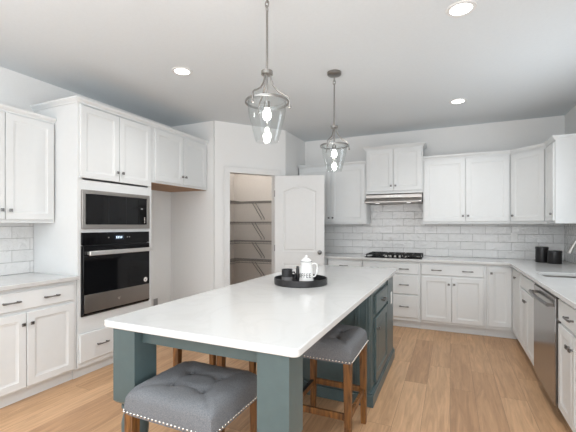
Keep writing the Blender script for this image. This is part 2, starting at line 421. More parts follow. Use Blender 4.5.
# left base run
t = base_cab('white two-door base cabinet left of the wall oven, one wide drawer with two pulls', 0.838, (FXL, 1.277, 0), RL)
std_front(t, 0.838, mid=0.424, pulls=(0.36, 0.74))
t = base_cab('white base cabinet at the near end of the left counter, beyond the frame', 0.80, (FXL, 0.476, 0), RL)
std_front(t, 0.80)
# left counter
tag(obj('worktop', MB().box(XL+0.001, 0.45, ZT0, -2.939, 2.1145, ZT1), 'quartz', bevel=0.003), 'short white quartz counter left of the wall oven', 'worktop')
# left wall cabinets
FUL = -3.276
t = wall_cab('white two-door wall cabinet above the left counter, beside the oven tower', 0.836, 0.909, (FUL, 1.279, 1.376), RL, 0.309)
two_doors(t, 0.836, 0.027, 0.889, mid=0.432, kz=0.075)
crown(t, [(0, 0), (0.836, 0)], 0.895, 0, 1)
t = wall_cab('white wall cabinet at the near end of the left wall, beyond the frame', 0.80, 0.909, (FUL, 0.478, 1.376), RL, 0.309)
two_doors(t, 0.80, 0.027, 0.889)
crown(t, [(0, 0.309), (0, 0), (0.80, 0)], 0.895, 0, 2)

# oven tower
TW = 0.854; TD = 0.616
t = thing('oven_cabinet', 'tall white cabinet holding the wall oven and microwave', 'cabinet', (-2.969, 2.118, 0), RL)
ff = MB()
ff.box(0, 0, 0.10, 0.018, TD, 2.432).box(TW-0.018, 0, 0.0, TW, TD, 2.432)
ff.box(0.018, TD-0.012, 0.10, TW-0.018, TD, 2.432)
for z in (0.10, 0.500, 1.300, 1.705, 2.414): ff.box(0.018, 0.02, z, TW-0.018, TD-0.012, z+0.018)
ff.cells([0.018, 0.045, TW-0.045, TW-0.018], [0.10, 0.14, 0.40, 0.545, 1.285, 1.330, 1.665, 1.76, 2.425, 2.432], 0, 0.02, XZ, [(1, 1), (1, 3), (1, 5), (1, 7)])
obj('carcass', ff, 'white', t)
obj('toe_kick', MB().box(0, 0.055, 0, TW-0.0185, TD, 0.0995), 'white', t)
drawer(t, 0.012, 0.143, TW-0.045, 0.254, (0.27, 0.73))
two_doors(t, TW, 1.776, 2.416, mid=0.425, e=0.018, kz=0.09)
crown(t, [(0, TD), (0, 0), (TW, 0)], 2.430, 0, 2)
# refrigerator cabinet
t = wall_cab('white wall cabinet over the empty refrigerator alcove, bare wood underside', 0.984, 0.607, (-2.969, 2.9735, 1.825), RL, TD)
two_doors(t, 0.984, 0.020, 0.592, mid=0.500, e=0.042, kz=0.095)
obj('underside', MB().box(0.02, 0.004, -0.004, 0.964, TD-0.01, -0.0003), 'birch', t)
crown(t, [(-0.1, 0), (0, 0), (0.984, 0)], 0.605, 1, 2)

# wall oven
t = thing('wall_oven', 'black glass wall oven with steel handle built into the tall cabinet', 'oven', (-2.969, 2.118, 0), RL)
obj('housing', MB().box(0.060, 0.001, 0.548, TW-0.060, 0.55, 1.282), 'black', t)
X0, X1 = 0.030, TW-0.050
obj('control_panel', MB().box(X0, -0.020, 1.178, X1, -0.0005, 1.290), 'black_glass', t, bevel=0.002)
dr = obj('door', MB().box(X0+0.006, -0.030, 0.560, X1-0.006, -0.0005, 1.170), 'black_glass', t, bevel=0.003)
obj('lower_panel', MB().box(X0+0.014, -0.034, 0.575, X1-0.012, -0.0305, 0.735), 'steel', dr, bevel=0.001)
obj('trim_edge', MB().box(X0, -0.010, 0.545, X0+0.005, -0.0005, 1.175).box(X1-0.005, -0.010, 0.545, X1, -0.0005, 1.175).box(X0, -0.012, 0.545, X1, -0.0005, 0.557), 'black', t)
hb = MB().box(X0+0.03, -0.085, 1.086, X1-0.012, -0.068, 1.126)
for x in (X0+0.05, X1-0.05): hb.box(x-0.012, -0.069, 1.092, x+0.012, -0.0305, 1.12)
obj('handle', hb, 'bright_steel', dr, bevel=0.004)
cd = obj('display', MB().box(0.365, -0.0215, 1.218, 0.475, -0.0205, 1.262), 'screen', t)
for i in range(4):
    x = 0.385+i*0.019
    dg = MB()
    for a in ((0, 0, 0.009, 0.002), (0, 0.009, 0.009, 0.011), (0, 0.018, 0.009, 0.020), (0, 0, 0.002, 0.020), (0.007, 0, 0.009, 0.020)):
        dg.box(x+a[0], -0.0222, 1.230+a[1], x+a[2], -0.0216, 1.230+a[3])
    obj('digit', dg, 'digits', cd)
for x in (0.30, 0.515, 0.54):
    me = MB().lathe([(0.006, 0), (0.006, 0.001)], n=10).mesh('touch_key'); me.transform(Matrix.Rotation(PI/2, 4, 'X')); me.materials.append(M['greybox'])
    obj('touch_key', me, None, t, (x, -0.0205, 1.24))
me = MB().lathe([(0.024, 0), (0.024, 0.0015)], n=20).mesh('round_sticker'); me.transform(Matrix.Rotation(PI/2, 4, 'X')); me.materials.append(M['sticker'])
st = obj('round_sticker', me, None, dr, (X1-0.062, -0.0305, 0.785)); st['label'] = 'round white sticker'
obj('sticker_mark', MB().bar((-0.008, -0.0018, -0.010), (0.008, -0.0018, 0.010), 0.006, 0.004).bar((-0.010, -0.0018, 0.002), (0.004, -0.0018, -0.012), 0.003, 0.003), 'pull', st)
lg = MB()   # small emblem on the steel panel
lg.bar((0.395, -0.0346, 0.655), (0.407, -0.0346, 0.640), 0.0015, 0.003).bar((0.407, -0.0346, 0.640), (0.414, -0.0346, 0.657), 0.0015, 0.003).bar((0.414, -0.0346, 0.657), (0.424, -0.0346, 0.660), 0.0015, 0.002)
obj('emblem', lg, 'sticker', dr)

# microwave
t = thing('microwave', 'built-in microwave with steel trim frame above the wall oven', 'microwave', (-2.969, 2.118, 0), RL)
obj('housing', MB().box(0.060, 0.001, 1.335, TW-0.060, 0.45, 1.655), 'black', t)
fr = MB().cells([0.032, 0.062, TW-0.082, TW-0.045], [1.322, 1.362, 1.638, 1.672], -0.022, -0.0005, XZ, [(1, 1)])
obj('trim_frame', fr, 'steel', t, bevel=0.002)
md = obj('door', MB().box(0.064, -0.020, 1.364, 0.655, -0.0008, 1.636), 'black_glass', t, bevel=0.001)
for x in (0.30, 0.50): obj('window_edge', MB().box(x, -0.0212, 1.368, x+0.005, -0.0201, 1.632), 'black', md)
kp = obj('control_panel', MB().box(0.658, -0.020, 1.364, TW-0.084, -0.0008, 1.636), 'black_glass', t, bevel=0.001)
for i in range(4):
    obj('button', MB().box(0.735, -0.0212, 1.380+i*0.016, 0.745, -0.0201, 1.390+i*0.016), 'sticker', kp)
obj('display', MB().box(0.690, -0.0212, 1.52, 0.715, -0.0201, 1.533), 'greybox', kp)

# alcove water box on the left wall
t = thing('water_box', 'small grey recessed water supply box low in the refrigerator alcove', 'outlet box', (XL+0.0005, 3.60, 0.25), RL)
obj('box_frame', MB().cells([0, 0.02, 0.10, 0.12], [0, 0.02, 0.13, 0.15], -0.008, 0, XZ, [(1, 1)]), 'plate', t)
obj('box_cover', MB().box(0.021, -0.003, 0.021, 0.099, -0.0001, 0.129), 'greybox', t)

# ------------------------------------------------------------------ back run
FYB = 4.982; G='white base cabinets'
t = base_cab('white base cabinet hidden behind the island at the pantry end of the back wall', 0.575, (-2.195, FYB, 0), 0)
drawer(t, 0.03, 0.710, 0.515, 0.142); door(t, 0.03, 0.115, 0.515, 0.571, (0.03, 0.49))
t = base_cab('white base cabinet left of the cooktop drawers, its drawer pull just above the island', 0.504, (-1.615, FYB, 0), 0)
drawer(t, 0.012, 0.716, 0.475, 0.132, pz=0.58); door(t, 0.012, 0.115, 0.475, 0.571, (0.03, 0.49))
t = base_cab('white base cabinet of three wide drawers beneath the gas cooktop', 0.752, (-1.106, FYB, 0), 0)
for z0, z1 in ((0.716, 0.852), (0.452, 0.700), (0.143, 0.436)): drawer(t, 0.012, z0, 0.716, z1-z0, (0.22, 0.755))
t = base_cab('white base cabinet right of the cooktop with two doors and a two-pull drawer', 0.752, (-0.352, FYB, 0), 0)
drawer(t, 0.014, 0.720, 0.712, 0.132, (0.25, 0.75)); 
door(t, 0.014, 0.130, 0.350, 0.568, (0.350-0.028, 0.485)); door(t, 0.370, 0.130, 0.356, 0.568, (0.028, 0.485))
# corner cabinet
FXR = 0.687
t = thing('base_cabinet', 'white L-shaped corner base cabinet with two knobbed doors meeting in the corner', 'cabinet', (0, 0, 0), 0, G)
obj('carcass', MB().cells([0.402, FXR, 1.30], [4.43, FYB, 5.570], 0.10, 0.8815, XY, [(0, 0)]), 'white', t)
obj('toe_kick', MB().cells([0.402, FXR+0.055, 1.30], [4.43, FYB+0.055, 5.570], 0, 0.0995, XY, [(0, 0)]), 'white', t)
door(t, 0, 0, 0.240, 0.712, (0.028, 0.64), loc=(0.424, FYB-0.0006, 0.140))
door(t, 0, 0, 0.50, 0.735, (0.25, 0.655), loc=(FXR-0.0006, 4.955, 0.118), rotz=-PI/2)
# right run: local x -> -Y
RR = -PI/2
t = thing('base_cabinet', 'white sink base cabinet in the right run, false drawer front over two doors', 'cabinet', (FXR, 4.4285, 0), RR, G)
obj('carcass', MB().box(0.0004, 0, 0.10, 0.0155, 0.60, 0.8815).box(0.7075, 0, 0.10, 0.7156, 0.60, 0.8815).box(0.016, 0, 0.10, 0.700, 0.018, 0.8815).box(0.016, 0.585, 0.10, 0.700, 0.60, 0.8815), 'white', t)
obj('toe_kick', MB().box(0.0004, 0.055, 0, 0.7156, 0.60, 0.0995), 'white', t)
drawer(t, 0.01, 0.722, 0.696, 0.130, ()); door(t, 0.01, 0.118, 0.288, 0.590, (0.26, 0.50)); door(t, 0.304, 0.118, 0.402, 0.590, (0.028, 0.50))
# dishwasher
t = thing('dishwasher', 'stainless steel dishwasher with a tubular handle in the right run', 'dishwasher', (FXR, 3.711, 0), RR)
obj('tub', MB().box(0.006, 0.001, 0.10, 0.702, 0.58, 0.872), 'black', t)
obj('toe_panel', MB().box(0.006, 0.055, 0, 0.702, 0.08, 0.0995), 'black', t)
dd = obj('door', MB().box(0.008, -0.030, 0.105, 0.698, -0.0002, 0.853), 'dw_steel', t, bevel=0.004)
obj('control_strip', MB().box(0.010, -0.022, 0.8545, 0.696, -0.0002, 0.868), 'black', t)
hb = MB().tube([(0.045+0.61*i/12, -0.062-0.012*math.sin(PI*i/12), 0.795) for i in range(13)], 0.013, 10)
for x in (0.06, 0.64): hb.box(x-0.012, -0.064, 0.785, x+0.012, -0.0302, 0.805)
obj('handle', hb, 'pull', dd, smooth=True)
# cabinets right of the dishwasher
t = base_cab('white base cabinet right of the dishwasher at the frame edge, drawer over two doors', 0.600, (FXR, 2.994, 0), RR)
std_front(t, 0.600, pulls=(0.5,), e=0.012, zs=(0.118, 0.690, 0.710, 0.856))
t = base_cab('white base cabinet at the near end of the right run, beyond the frame', 0.78, (FXR, 2.393, 0), RR)
std_front(t, 0.78, e=0.012)

# L-shaped worktop with sink cutout
SX0, SX1, SY0, SY1 = 0.745, 1.16, 3.735, 4.10
XC, YC = 0.640, 4.938
tag(obj('worktop', MB().cells([-2.196, XC, SX0, SX1, XR-0.001], [1.60, SY0, SY1, YC, YB-0.001], ZT0, ZT1, XY, [(0, 0), (0, 1), (0, 2), (2, 1)]), 'quartz', bevel=0.003),
    'long white quartz worktop turning the corner below the back and right walls', 'worktop')
sk = MB().cells([SX0-0.01, SX0, SX1, SX1+0.01], [SY0-0.01, SY0, SY1, SY1+0.01], 0.70, ZT0-0.0008, XY, [(1, 1)])
sk.box(SX0-0.01, SY0-0.01, 0.69, SX1+0.01, SY1+0.01, 0.70)
t = thing('sink', 'stainless undermount sink in the right worktop', 'sink', (0, 0, 0))
obj('basin', sk, 'steel', t)
obj('drain', MB().lathe([(0.04, 0.7005), (0.035, 0.704)], ((SX0+SX1)/2, (SY0+SY1)/2, 0), 20), 'nickel', t)
# faucet
t = thing('faucet', 'brushed nickel gooseneck faucet arching over the sink at the right edge', 'faucet', (1.245, 3.90, ZT1))
obj('base_flange', MB().lathe([(0.028, 0), (0.028, 0.006), (0.022, 0.012)], n=20), 'nickel', t, smooth=True)
pts = [(0, 0, 0.012), (0, 0, 0.15), (0, 0, 0.24)]+[(-0.13+0.13*math.cos(a), 0, 0.24+0.13*math.sin(a)) for a in [PI*i/14 for i in range(1, 13)]]+[(-0.275, 0, 0.235)]
obj('spout', MB().tube(pts, 0.013, 12), 'nickel', t, smooth=True)
obj('spray_head', MB().tube([(-0.273, 0, 0.245), (-0.292, 0, 0.195)], [0.015, 0.020], 12), 'nickel', t, smooth=True)
obj('lever', MB().tube([(0.0, -0.014, 0.07), (0.0, -0.03, 0.08), (-0.01, -0.07, 0.13)], 0.006, 8), 'nickel', t, smooth=True)

# back wall cabinets
FUB = 5.272; ZU = 1.376; HU = 0.885
t = wall_cab('white two-door wall cabinet partly behind the open pantry door', 1.064, HU, (-2.182, FUB, ZU), 0, 0.30)
two_doors(t, 1.064, 0.030, 0.858, mid=0.533, kz=0.065)
crown(t, [(0, 0), (1.064, 0)], HU-0.012, 0, 1)
t = wall_cab('short raised white wall cabinet above the range hood', 0.774, 0.637, (-1.116, FUB-0.02, 1.808), 0, 0.32)
two_doors(t, 0.774, 0.035, 0.622, mid=0.386, kz=0.07)
crown(t, [(0, 0.32), (0, 0), (0.774, 0), (0.774, 0.32)], 0.630, 0, 3, prof=[(0, 0), (0.006, 0), (0.010, 0.010), (0.024, 0.026), (0.040, 0.038), (0.044, 0.048), (0, 0.048)])
t = wall_cab('white two-door wall cabinet just right of the range hood', 1.028, HU, (-0.3405, FUB, ZU), 0, 0.30)
two_doors(t, 1.028, 0.030, 0.852, mid=0.524, kz=0.075)
CRN = [(-0.3405, FUB), (0.690, FUB), (1.006, 4.956), (1.006, 4.60), (1.30, 4.60)]
crown(t, [(x+0.3405, y-FUB) for x, y in CRN], HU-0.012, 0, 1)
# diagonal corner cabinet
t = thing('wall_cabinet', 'white diagonal corner wall cabinet with one door above the canisters', 'cabinet', (0, 0, ZU), 0, 'white wall cabinets')
obj('carcass', MB().prism([(0.690, 5.573), (0.690, FUB), (1.006, 4.956), (1.309, 4.956), (1.309, 5.573)], 0, HU), 'white', t)
door(t, 0, 0, 0.405, 0.822, (0.03, 0.070), loc=(0.704, FUB-0.0145, 0.030), rotz=-PI/4)
crown(t, CRN, HU-0.012, 1, 2)
t = thing('wall_cabinet', 'narrow white wall cabinet at the far right, blank side panel toward the room', 'cabinet', (0, 0, ZU), 0, 'white wall cabinets')
obj('carcass', MB().box(1.007, 4.60, 0, 1.309, 4.955, HU), 'white', t)
door(t, 0, 0, 0.335, 0.822, (0.30, 0.072), loc=(1.0064, 4.950, 0.030), rotz=-PI/2)
crown(t, CRN, HU-0.012, 2, 4)

# range hood
t = thing('range_hood', 'slim stainless range hood beneath the raised cabinet', 'range hood', (-1.112, 0, 0))
hd = MB(); wv = 0.762
sec = [(5.57, 1.8065), (5.262, 1.8065), (5.235, 1.790), (5.235, 1.745), (5.10, 1.690), (5.10, 1.672), (5.57, 1.672)]
hd.loops([[(x, y, z) for y, z in sec] for x in (0.0, wv)])
obj('shell', hd, 'steel', t, bevel=0.003)
obj('control_strip', MB().box(0.28, 5.231, 1.755, 0.50, 5.2345, 1.780), 'nickel', t)
for x in (0.33, 0.38, 0.43):
    obj('button', MB().box(x, 5.2295, 1.762, x+0.018, 5.2308, 1.772), 'pull', t)
for x in (0.17, 0.592):
    ho = obj('hood_lamp', MB().lathe([(0.028, 0), (0.026, 0.005)], (x, 5.20, 1.6665), 16), 'hoodlens', t)
    l = bpy.data.lights.new('hood_bulb', 'SPOT'); l.energy = 1.0; l.spot_size = 2.4; l.spot_blend = 0.6; l.shadow_soft_size = 0.03; l.color = (1, 0.97, 0.93)
    lo = bpy.data.objects.new('hood_bulb', l); C.objects.link(lo); lo.parent = ho; lo.location = (x, 5.20, 1.655)

# gas cooktop
t = thing('gas_cooktop', 'black gas cooktop with steel knobs on the back worktop', 'cooktop', (-1.085, 5.0, ZT1+0.0005))
obj('tray', MB().box(0, 0, 0, 0.75, 0.50, 0.012), 'black_glass', t, bevel=0.003)
for gx in (0.02, 0.265, 0.51):
    g = MB()
    x0, x1, y0, y1 = gx, gx+0.225, 0.09 if gx == 0.265 else 0.02, 0.48
    for a in ((x0, y0, x1, y0+0.012), (x0, y1-0.012, x1, y1), (x0, y0, x0+0.012, y1), (x1-0.012, y0, x1, y1)):
        g.box(a[0], a[1], 0.034, a[2], a[3], 0.048)
    xm = (x0+x1)/2
    g.box(xm-0.006, y0, 0.036, xm+0.006, y1, 0.050)
    for y in (y0+0.1, (y0+y1)/2, y1-0.1): g.box(x0, y-0.006, 0.036, x1, y+0.006, 0.050)
    for x in (x0, x1-0.014):
        for y in (y0, y1-0.014): g.box(x, y, 0.0125, x+0.014, y+0.014, 0.036)
    obj('grate', g, 'iron', t)
for x, y, r in ((0.13, 0.14, 0.035), (0.13, 0.36, 0.045), (0.375, 0.29, 0.055), (0.62, 0.14, 0.045), (0.62, 0.36, 0.035)):
    obj('burner', MB().lathe([(r, 0.0122), (r, 0.022), (r*0.7, 0.024), (r*0.7, 0.030)], (x, y, 0), 20), 'iron', t)
for i in range(4):
    obj('knob', MB().lathe([(0.019, 0.0122), (0.017, 0.022), (0.015, 0.036)], (0.285+i*0.060, 0.042, 0), 14), 'nickel', t, smooth=True)

# canisters
def canister(x, y, r, h, label):
    t = thing('canister', label, 'canister', (x, y, ZT1+0.0005), 0, 'black canisters')
    obj('body', MB().lathe([(r*0.97, 0), (r, 0.004), (r, h*0.86)], n=32), 'black', t, smooth=True)
    obj('lid', MB().lathe([(r*1.03, h*0.862), (r*1.03, h*0.97), (r*0.98, h), (r*0.25, h+0.001)], n=32), 'black', t, smooth=True)
canister(1.005, 5.20, 0.066, 0.185, 'taller black canister with lid in the back corner of the worktop')
canister(1.10, 5.06, 0.070, 0.150, 'shorter black canister standing right of the taller canister')

# outlet on the back tiles
t = thing('wall_outlet', 'white outlet plate on the back tiles near the canisters', 'outlet', (0.735, YB-0.0095, 1.14))
obj('plate', MB().box(0, -0.005, 0, 0.075, 0, 0.115), 'plate', t, bevel=0.002)
obj('socket', MB().box(0.022, -0.0062, 0.018, 0.053, -0.0051, 0.050), 'trim', t)
obj('socket', MB().box(0.022, -0.0062, 0.065, 0.053, -0.0051, 0.097), 'trim', t)

# ------------------------------------------------------------------ pantry door leaf
hinge = P0+PD*(KB-0.002)
hinge = hinge+Vector((PD.y, -PD.x))*0.024
LW = 0.70; ra = (328.5-288)/360.6
rd = Vector((ra*math.cos(0.4226)-math.sin(0.4226), ra*math.sin(0.4226)+math.cos(0.4226)))
tk = min((k*0.001 for k in range(4300, 5600)), key=lambda k: abs((rd*k-hinge).length-LW)+(0.0 if (rd*k).y > 0 else 9))
tipdir = (rd*tk-hinge).normalized()
dang = math.atan2(tipdir.y, tipdir.x)
DH = 2.050
dr = thing('door_1', 'white two-panel arch-top pantry door standing open', 'door', (hinge.x, hinge.y, 0.012), dang)
for k in ('category',): del dr[k]
dr['kind'] = 'structure'
def arch_poly(x0, x1, z0, z1, rise, n=14):
    p = [(x0, z0), (x1, z0), (x1, z1)]
    for i in range(1, n):
        s = i/n; x = x1+(x0-x1)*s
        p.append((x, z1+rise*(math.sin(PI*s))**1.15))
    p.append((x0, z1)); return p
def inset_poly(p, d):
    cx = sum(a[0] for a in p)/len(p); cz = sum(a[1] for a in p)/len(p)
    w = max(a[0] for a in p)-min(a[0] for a in p); h = max(a[1] for a in p)-min(a[1] for a in p)
    return [(cx+(a[0]-cx)*(1-2*d/w), (min(q[1] for q in p)+d)+(a[1]-min(q[1] for q in p))*(1-2*d/h)) for a in p]
leaf = MB()
x0, x1, za, zb, zc_, zd, rise = 0.115, LW-0.115, 0.22, 0.80, 0.975, 1.825, 0.070
T = 0.035
for side in (0, 1):
    y = -T if side == 0 else 0.0
    sg = 1 if side == 0 else -1
    top = arch_poly(x0, x1, zc_, zd, rise); low = arch_poly(x0, x1, za, zb, 0.0, n=2)
    # face with panels: strips around
    bm = leaf.bm
    def face(pts): 
        f = [bm.verts.new((a, y, b)) for a, b in pts]
        bm.faces.new(f if side == 0 else f[::-1])
    face([(0, 0), (x0, 0), (x0, DH), (0, DH)]); face([(x1, 0), (LW, 0), (LW, DH), (x1, DH)])
    face([(x0, 0), (x1, 0), (x1, za), (x0, za)]); face([(x0, zb), (x1, zb), (x1, zc_), (x0, zc_)])
    arc = top[2:]
    for (ax, az), (bx, bz) in zip(arc, arc[1:]): face([(bx, bz), (ax, az), (ax, DH), (bx, DH)])
    for poly in (top, low):
        prev = poly
        rings = [[(a, y, b) for a, b in poly]]
        for d, dep in ((0.008, 0.009), (0.022, 0.009), (0.034, 0.003)):
            rings.append([(a, y+sg*dep, b) for a, b in inset_poly(poly, d)])
        leaf.loops(rings, cap0=False, cap1=True)
bm = leaf.bm
for pts in (((0,-T,0),(0,0,0),(0,0,DH),(0,-T,DH)), ((LW,-T,0),(LW,0,0),(LW,0,DH),(LW,-T,DH)), ((0,-T,DH),(LW,-T,DH),(LW,0,DH),(0,0,DH)), ((0,-T,0),(LW,-T,0),(LW,0,0),(0,0,0))):
    bm.faces.new([bm.verts.new(p) for p in pts])
me = leaf.mesh('door_leaf'); me.materials.append(M['trim'])
obj('door_leaf', me, None, dr)
kb = MB().lathe([(0.030, 0), (0.028, 0.006), (0.010, 0.010), (0.010, 0.030), (0.024, 0.036), (0.029, 0.048), (0.024, 0.060), (0.008, 0.065)], n=20)
me = kb.mesh('door_knob', True); me.transform(Matrix.Rotation(PI/2, 4, 'X')); me.materials.append(M['pull'])
obj('door_knob', me, None, dr, (LW-0.065, -T, 1.195-0.0)).location.z = 0.965
me2 = me.copy(); me2.transform(Matrix.Rotation(PI, 4, 'Z'))
obj('door_knob', me2, None, dr, (LW-0.065, 0, 0.965))
for z in (0.25, 1.02, 1.80):
    obj('hinge', MB().lathe([(0.007, 0), (0.007, 0.09)], (-0.008, -0.008, z-0.045), 10), 'pull', dr)

# pantry wire shelves
def wire_shelf(z, label):
    t = thing('wire_shelf', label, 'shelf', (XL+0.006, YB-0.006, z), 0, 'wire pantry shelves')
    b = MB(); r = 0.0022; Wd = 1.24; D = 0.33; Ls = 1.35
    # back run: x 0..Wd, y 0..-D ; left run: x 0..D, y -D..-Ls
    n = 46
    for i in range(n+1):
        x = 0.01+(Wd-0.02)*i/n; b.tube([(x, -0.005, 0), (x, -D, 0), (x, -D-0.004, -0.03)], r, 4)
    for i in range(38):
        y = -D-0.02-(Ls-D-0.03)*i/37; b.tube([(0.005, y, 0), (D, y, 0), (D+0.004, y, -0.03)], r, 4)
    for y, zz in ((-0.01, 0.003), (-D/2, -0.004), (-D, 0.003), (-D-0.004, -0.03)): b.tube([(0.005, y, zz), (Wd, y, zz)], 0.0045, 6)
    for x, zz in ((0.01, 0.003), (D/2, -0.004), (D, 0.003), (D+0.004, -0.03)): b.tube([(x, -D, zz), (x, -Ls, zz)], 0.0045, 6)
    obj('wire_grid', b, 'wire', t)
    for x in (0.56, 0.62):
        obj('brace', MB().tube([(x, -D, -0.012), (x, -0.02, -0.26), (x, -0.005, -0.27), (x, -0.005, -0.30)], 0.0065, 6), 'wire', t)
    for y in (-0.62, -1.12):
        obj('brace', MB().tube([(D, y, -0.012), (0.02, y, -0.26), (0.005, y, -0.27), (0.005, y, -0.30)], 0.0065, 6), 'wire', t)
for z, lb in ((1.755, 'topmost wire shelf in the pantry'), (1.410, 'second wire shelf from the top in the pantry'), (1.085, 'third wire shelf from the top in the pantry'), (0.760, 'lowest visible wire shelf in the pantry, just above the island top')):
    wire_shelf(z, lb)

# ------------------------------------------------------------------ island
IX0, IX1, IY0, IY1 = -1.477, -0.490, 1.174, 3.830
def rrect(x0, y0, x1, y1, r, n=5):
    p = []
    for cx, cy, a0 in ((x1-r, y0+r, -PI/2), (x1-r, y1-r, 0), (x0+r, y1-r, PI/2), (x0+r, y0+r, PI)):
        for i in range(n+1): a = a0+PI/2*i/n; p.append((cx+r*math.cos(a), cy+r*math.sin(a)))
    return p
tag(obj('island_worktop', MB().prism(rrect(IX0, IY0, IX1, IY1, 0.025), ZT0, ZT1), 'quartz', bevel=0.004), 'large white quartz island top in the foreground', 'worktop')
t = thing('kitchen_island', 'slate-teal kitchen island with square-topped legs and cabinet end', 'island', ((IX0+IX1)/2, (IY0+IY1)/2, 0))
o0 = Vector(t.location)
class I: pass
def iobj(name, mb, mat='teal', parent=None, **kw):
    o = obj(name, mb, mat, parent or t, **kw)
    if parent is None: o.location = (-o0.x, -o0.y, 0)
    return o
BX0, BX1, BY0, BY1 = -1.420, -0.545, 2.735, 3.812
iobj('body', MB().box(BX0, BY0, 0.06, BX1, BY1, 0.8815))
pl = MB()
pl.cells([BX0-0.026, BX0+0.01, BX1-0.01, BX1+0.026], [BY0-0.044, BY0+0.01, BY1-0.01, BY1+0.016], 0, 0.090, XY, [(1, 1)])
pl.cells([BX0-0.018, BX0+0.01, BX1-0.01, BX1+0.018], [BY0-0.034, BY0+0.01, BY1-0.01, BY1+0.010], 0.0902, 0.104, XY, [(1, 1)])
iobj('plinth', pl, bevel=0.004)
for x0_ in (BX1-0.115, BX0+0.003):
    p = MB().box(x0_, BY0-0.026, 0.1045, x0_+0.112, BY0-0.0005, 0.8815)
    for k in (0.022, 0.078): p.box(x0_+k, BY0-0.033, 0.13, x0_+k+0.012, BY0-0.0265, 0.86)
    iobj('pilaster', p, bevel=0.003)
def turned_leg(cx, cy):
    b = MB(); s = 0.066
    b.box(cx-s, cy-s, 0.55, cx+s, cy+s, 0.8815)
    b.loops([[(cx+k*x, cy+k*y, z) for x, y in ((-1,-1),(1,-1),(1,1),(-1,1))] for k, z in ((0.055, 0.536), (s, 0.5499))])
    b.lathe([(0.046, 0.536), (0.058, 0.528), (0.060, 0.515), (0.048, 0.503), (0.042, 0.490), (0.052, 0.475), (0.060, 0.44), (0.060, 0.40), (0.052, 0.33), (0.042, 0.24), (0.036, 0.17),
             (0.036, 0.14), (0.048, 0.125), (0.050, 0.11), (0.040, 0.10), (0.052, 0.085), (0.055, 0.05), (0.045, 0.0)][::-1], (cx, cy, 0), 24)
    return b
iobj('leg', turned_leg(-1.348, 1.250), smooth=True)
iobj('leg', turned_leg(-0.594, 1.250), smooth=True)
iobj('apron', MB().box(-1.281, 1.228, 0.819, -0.661, 1.262, 0.8815), bevel=0.002)
iobj('side_rail', MB().box(-1.375, 1.317, 0.83, -1.335, BY0-0.028, 0.8815))
# right face (local door frame rotated +90: local x -> +Y, front -> +X)
TP = [(0, -0.016), (0.003, -0.019), (0.060, -0.019), (0.066, -0.011), (0.080, -0.011), (0.105, -0.016), (0.112, -0.016)]
def iface(fn, y0, z0, w, h, **kw):
    o = fn(t, 0, 0, w, h, loc=(BX1+0.0005-o0.x, y0-o0.y, z0), rotz=PI/2, mat='teal', **kw); return o
iface(door, 2.850, 0.125, 0.565, 0.505, knob=(0.04, 0.42), pr=TP)
iface(drawer, 2.850, 0.655, 0.565, 0.150, pulls=(0.5,))
iobj('end_panel', MB().box(BX1+0.0005, 3.47, 0.1045, BX1+0.012, 3.805, 0.875), bevel=0.002)
ot = obj('outlet', MB().box(-0.035, -0.005, 0, 0.035, 0, 0.115), 'plate', t, (BX1+0.0125-o0.x, 3.665-o0.y, 0.583), PI/2, bevel=0.002)
ot['label'] = 'white outlet plate'
obj('socket', MB().box(-0.016, -0.0062, 0.018, 0.016, -0.0051, 0.050).box(-0.016, -0.0062, 0.065, 0.016, -0.0051, 0.097), 'trim', ot)

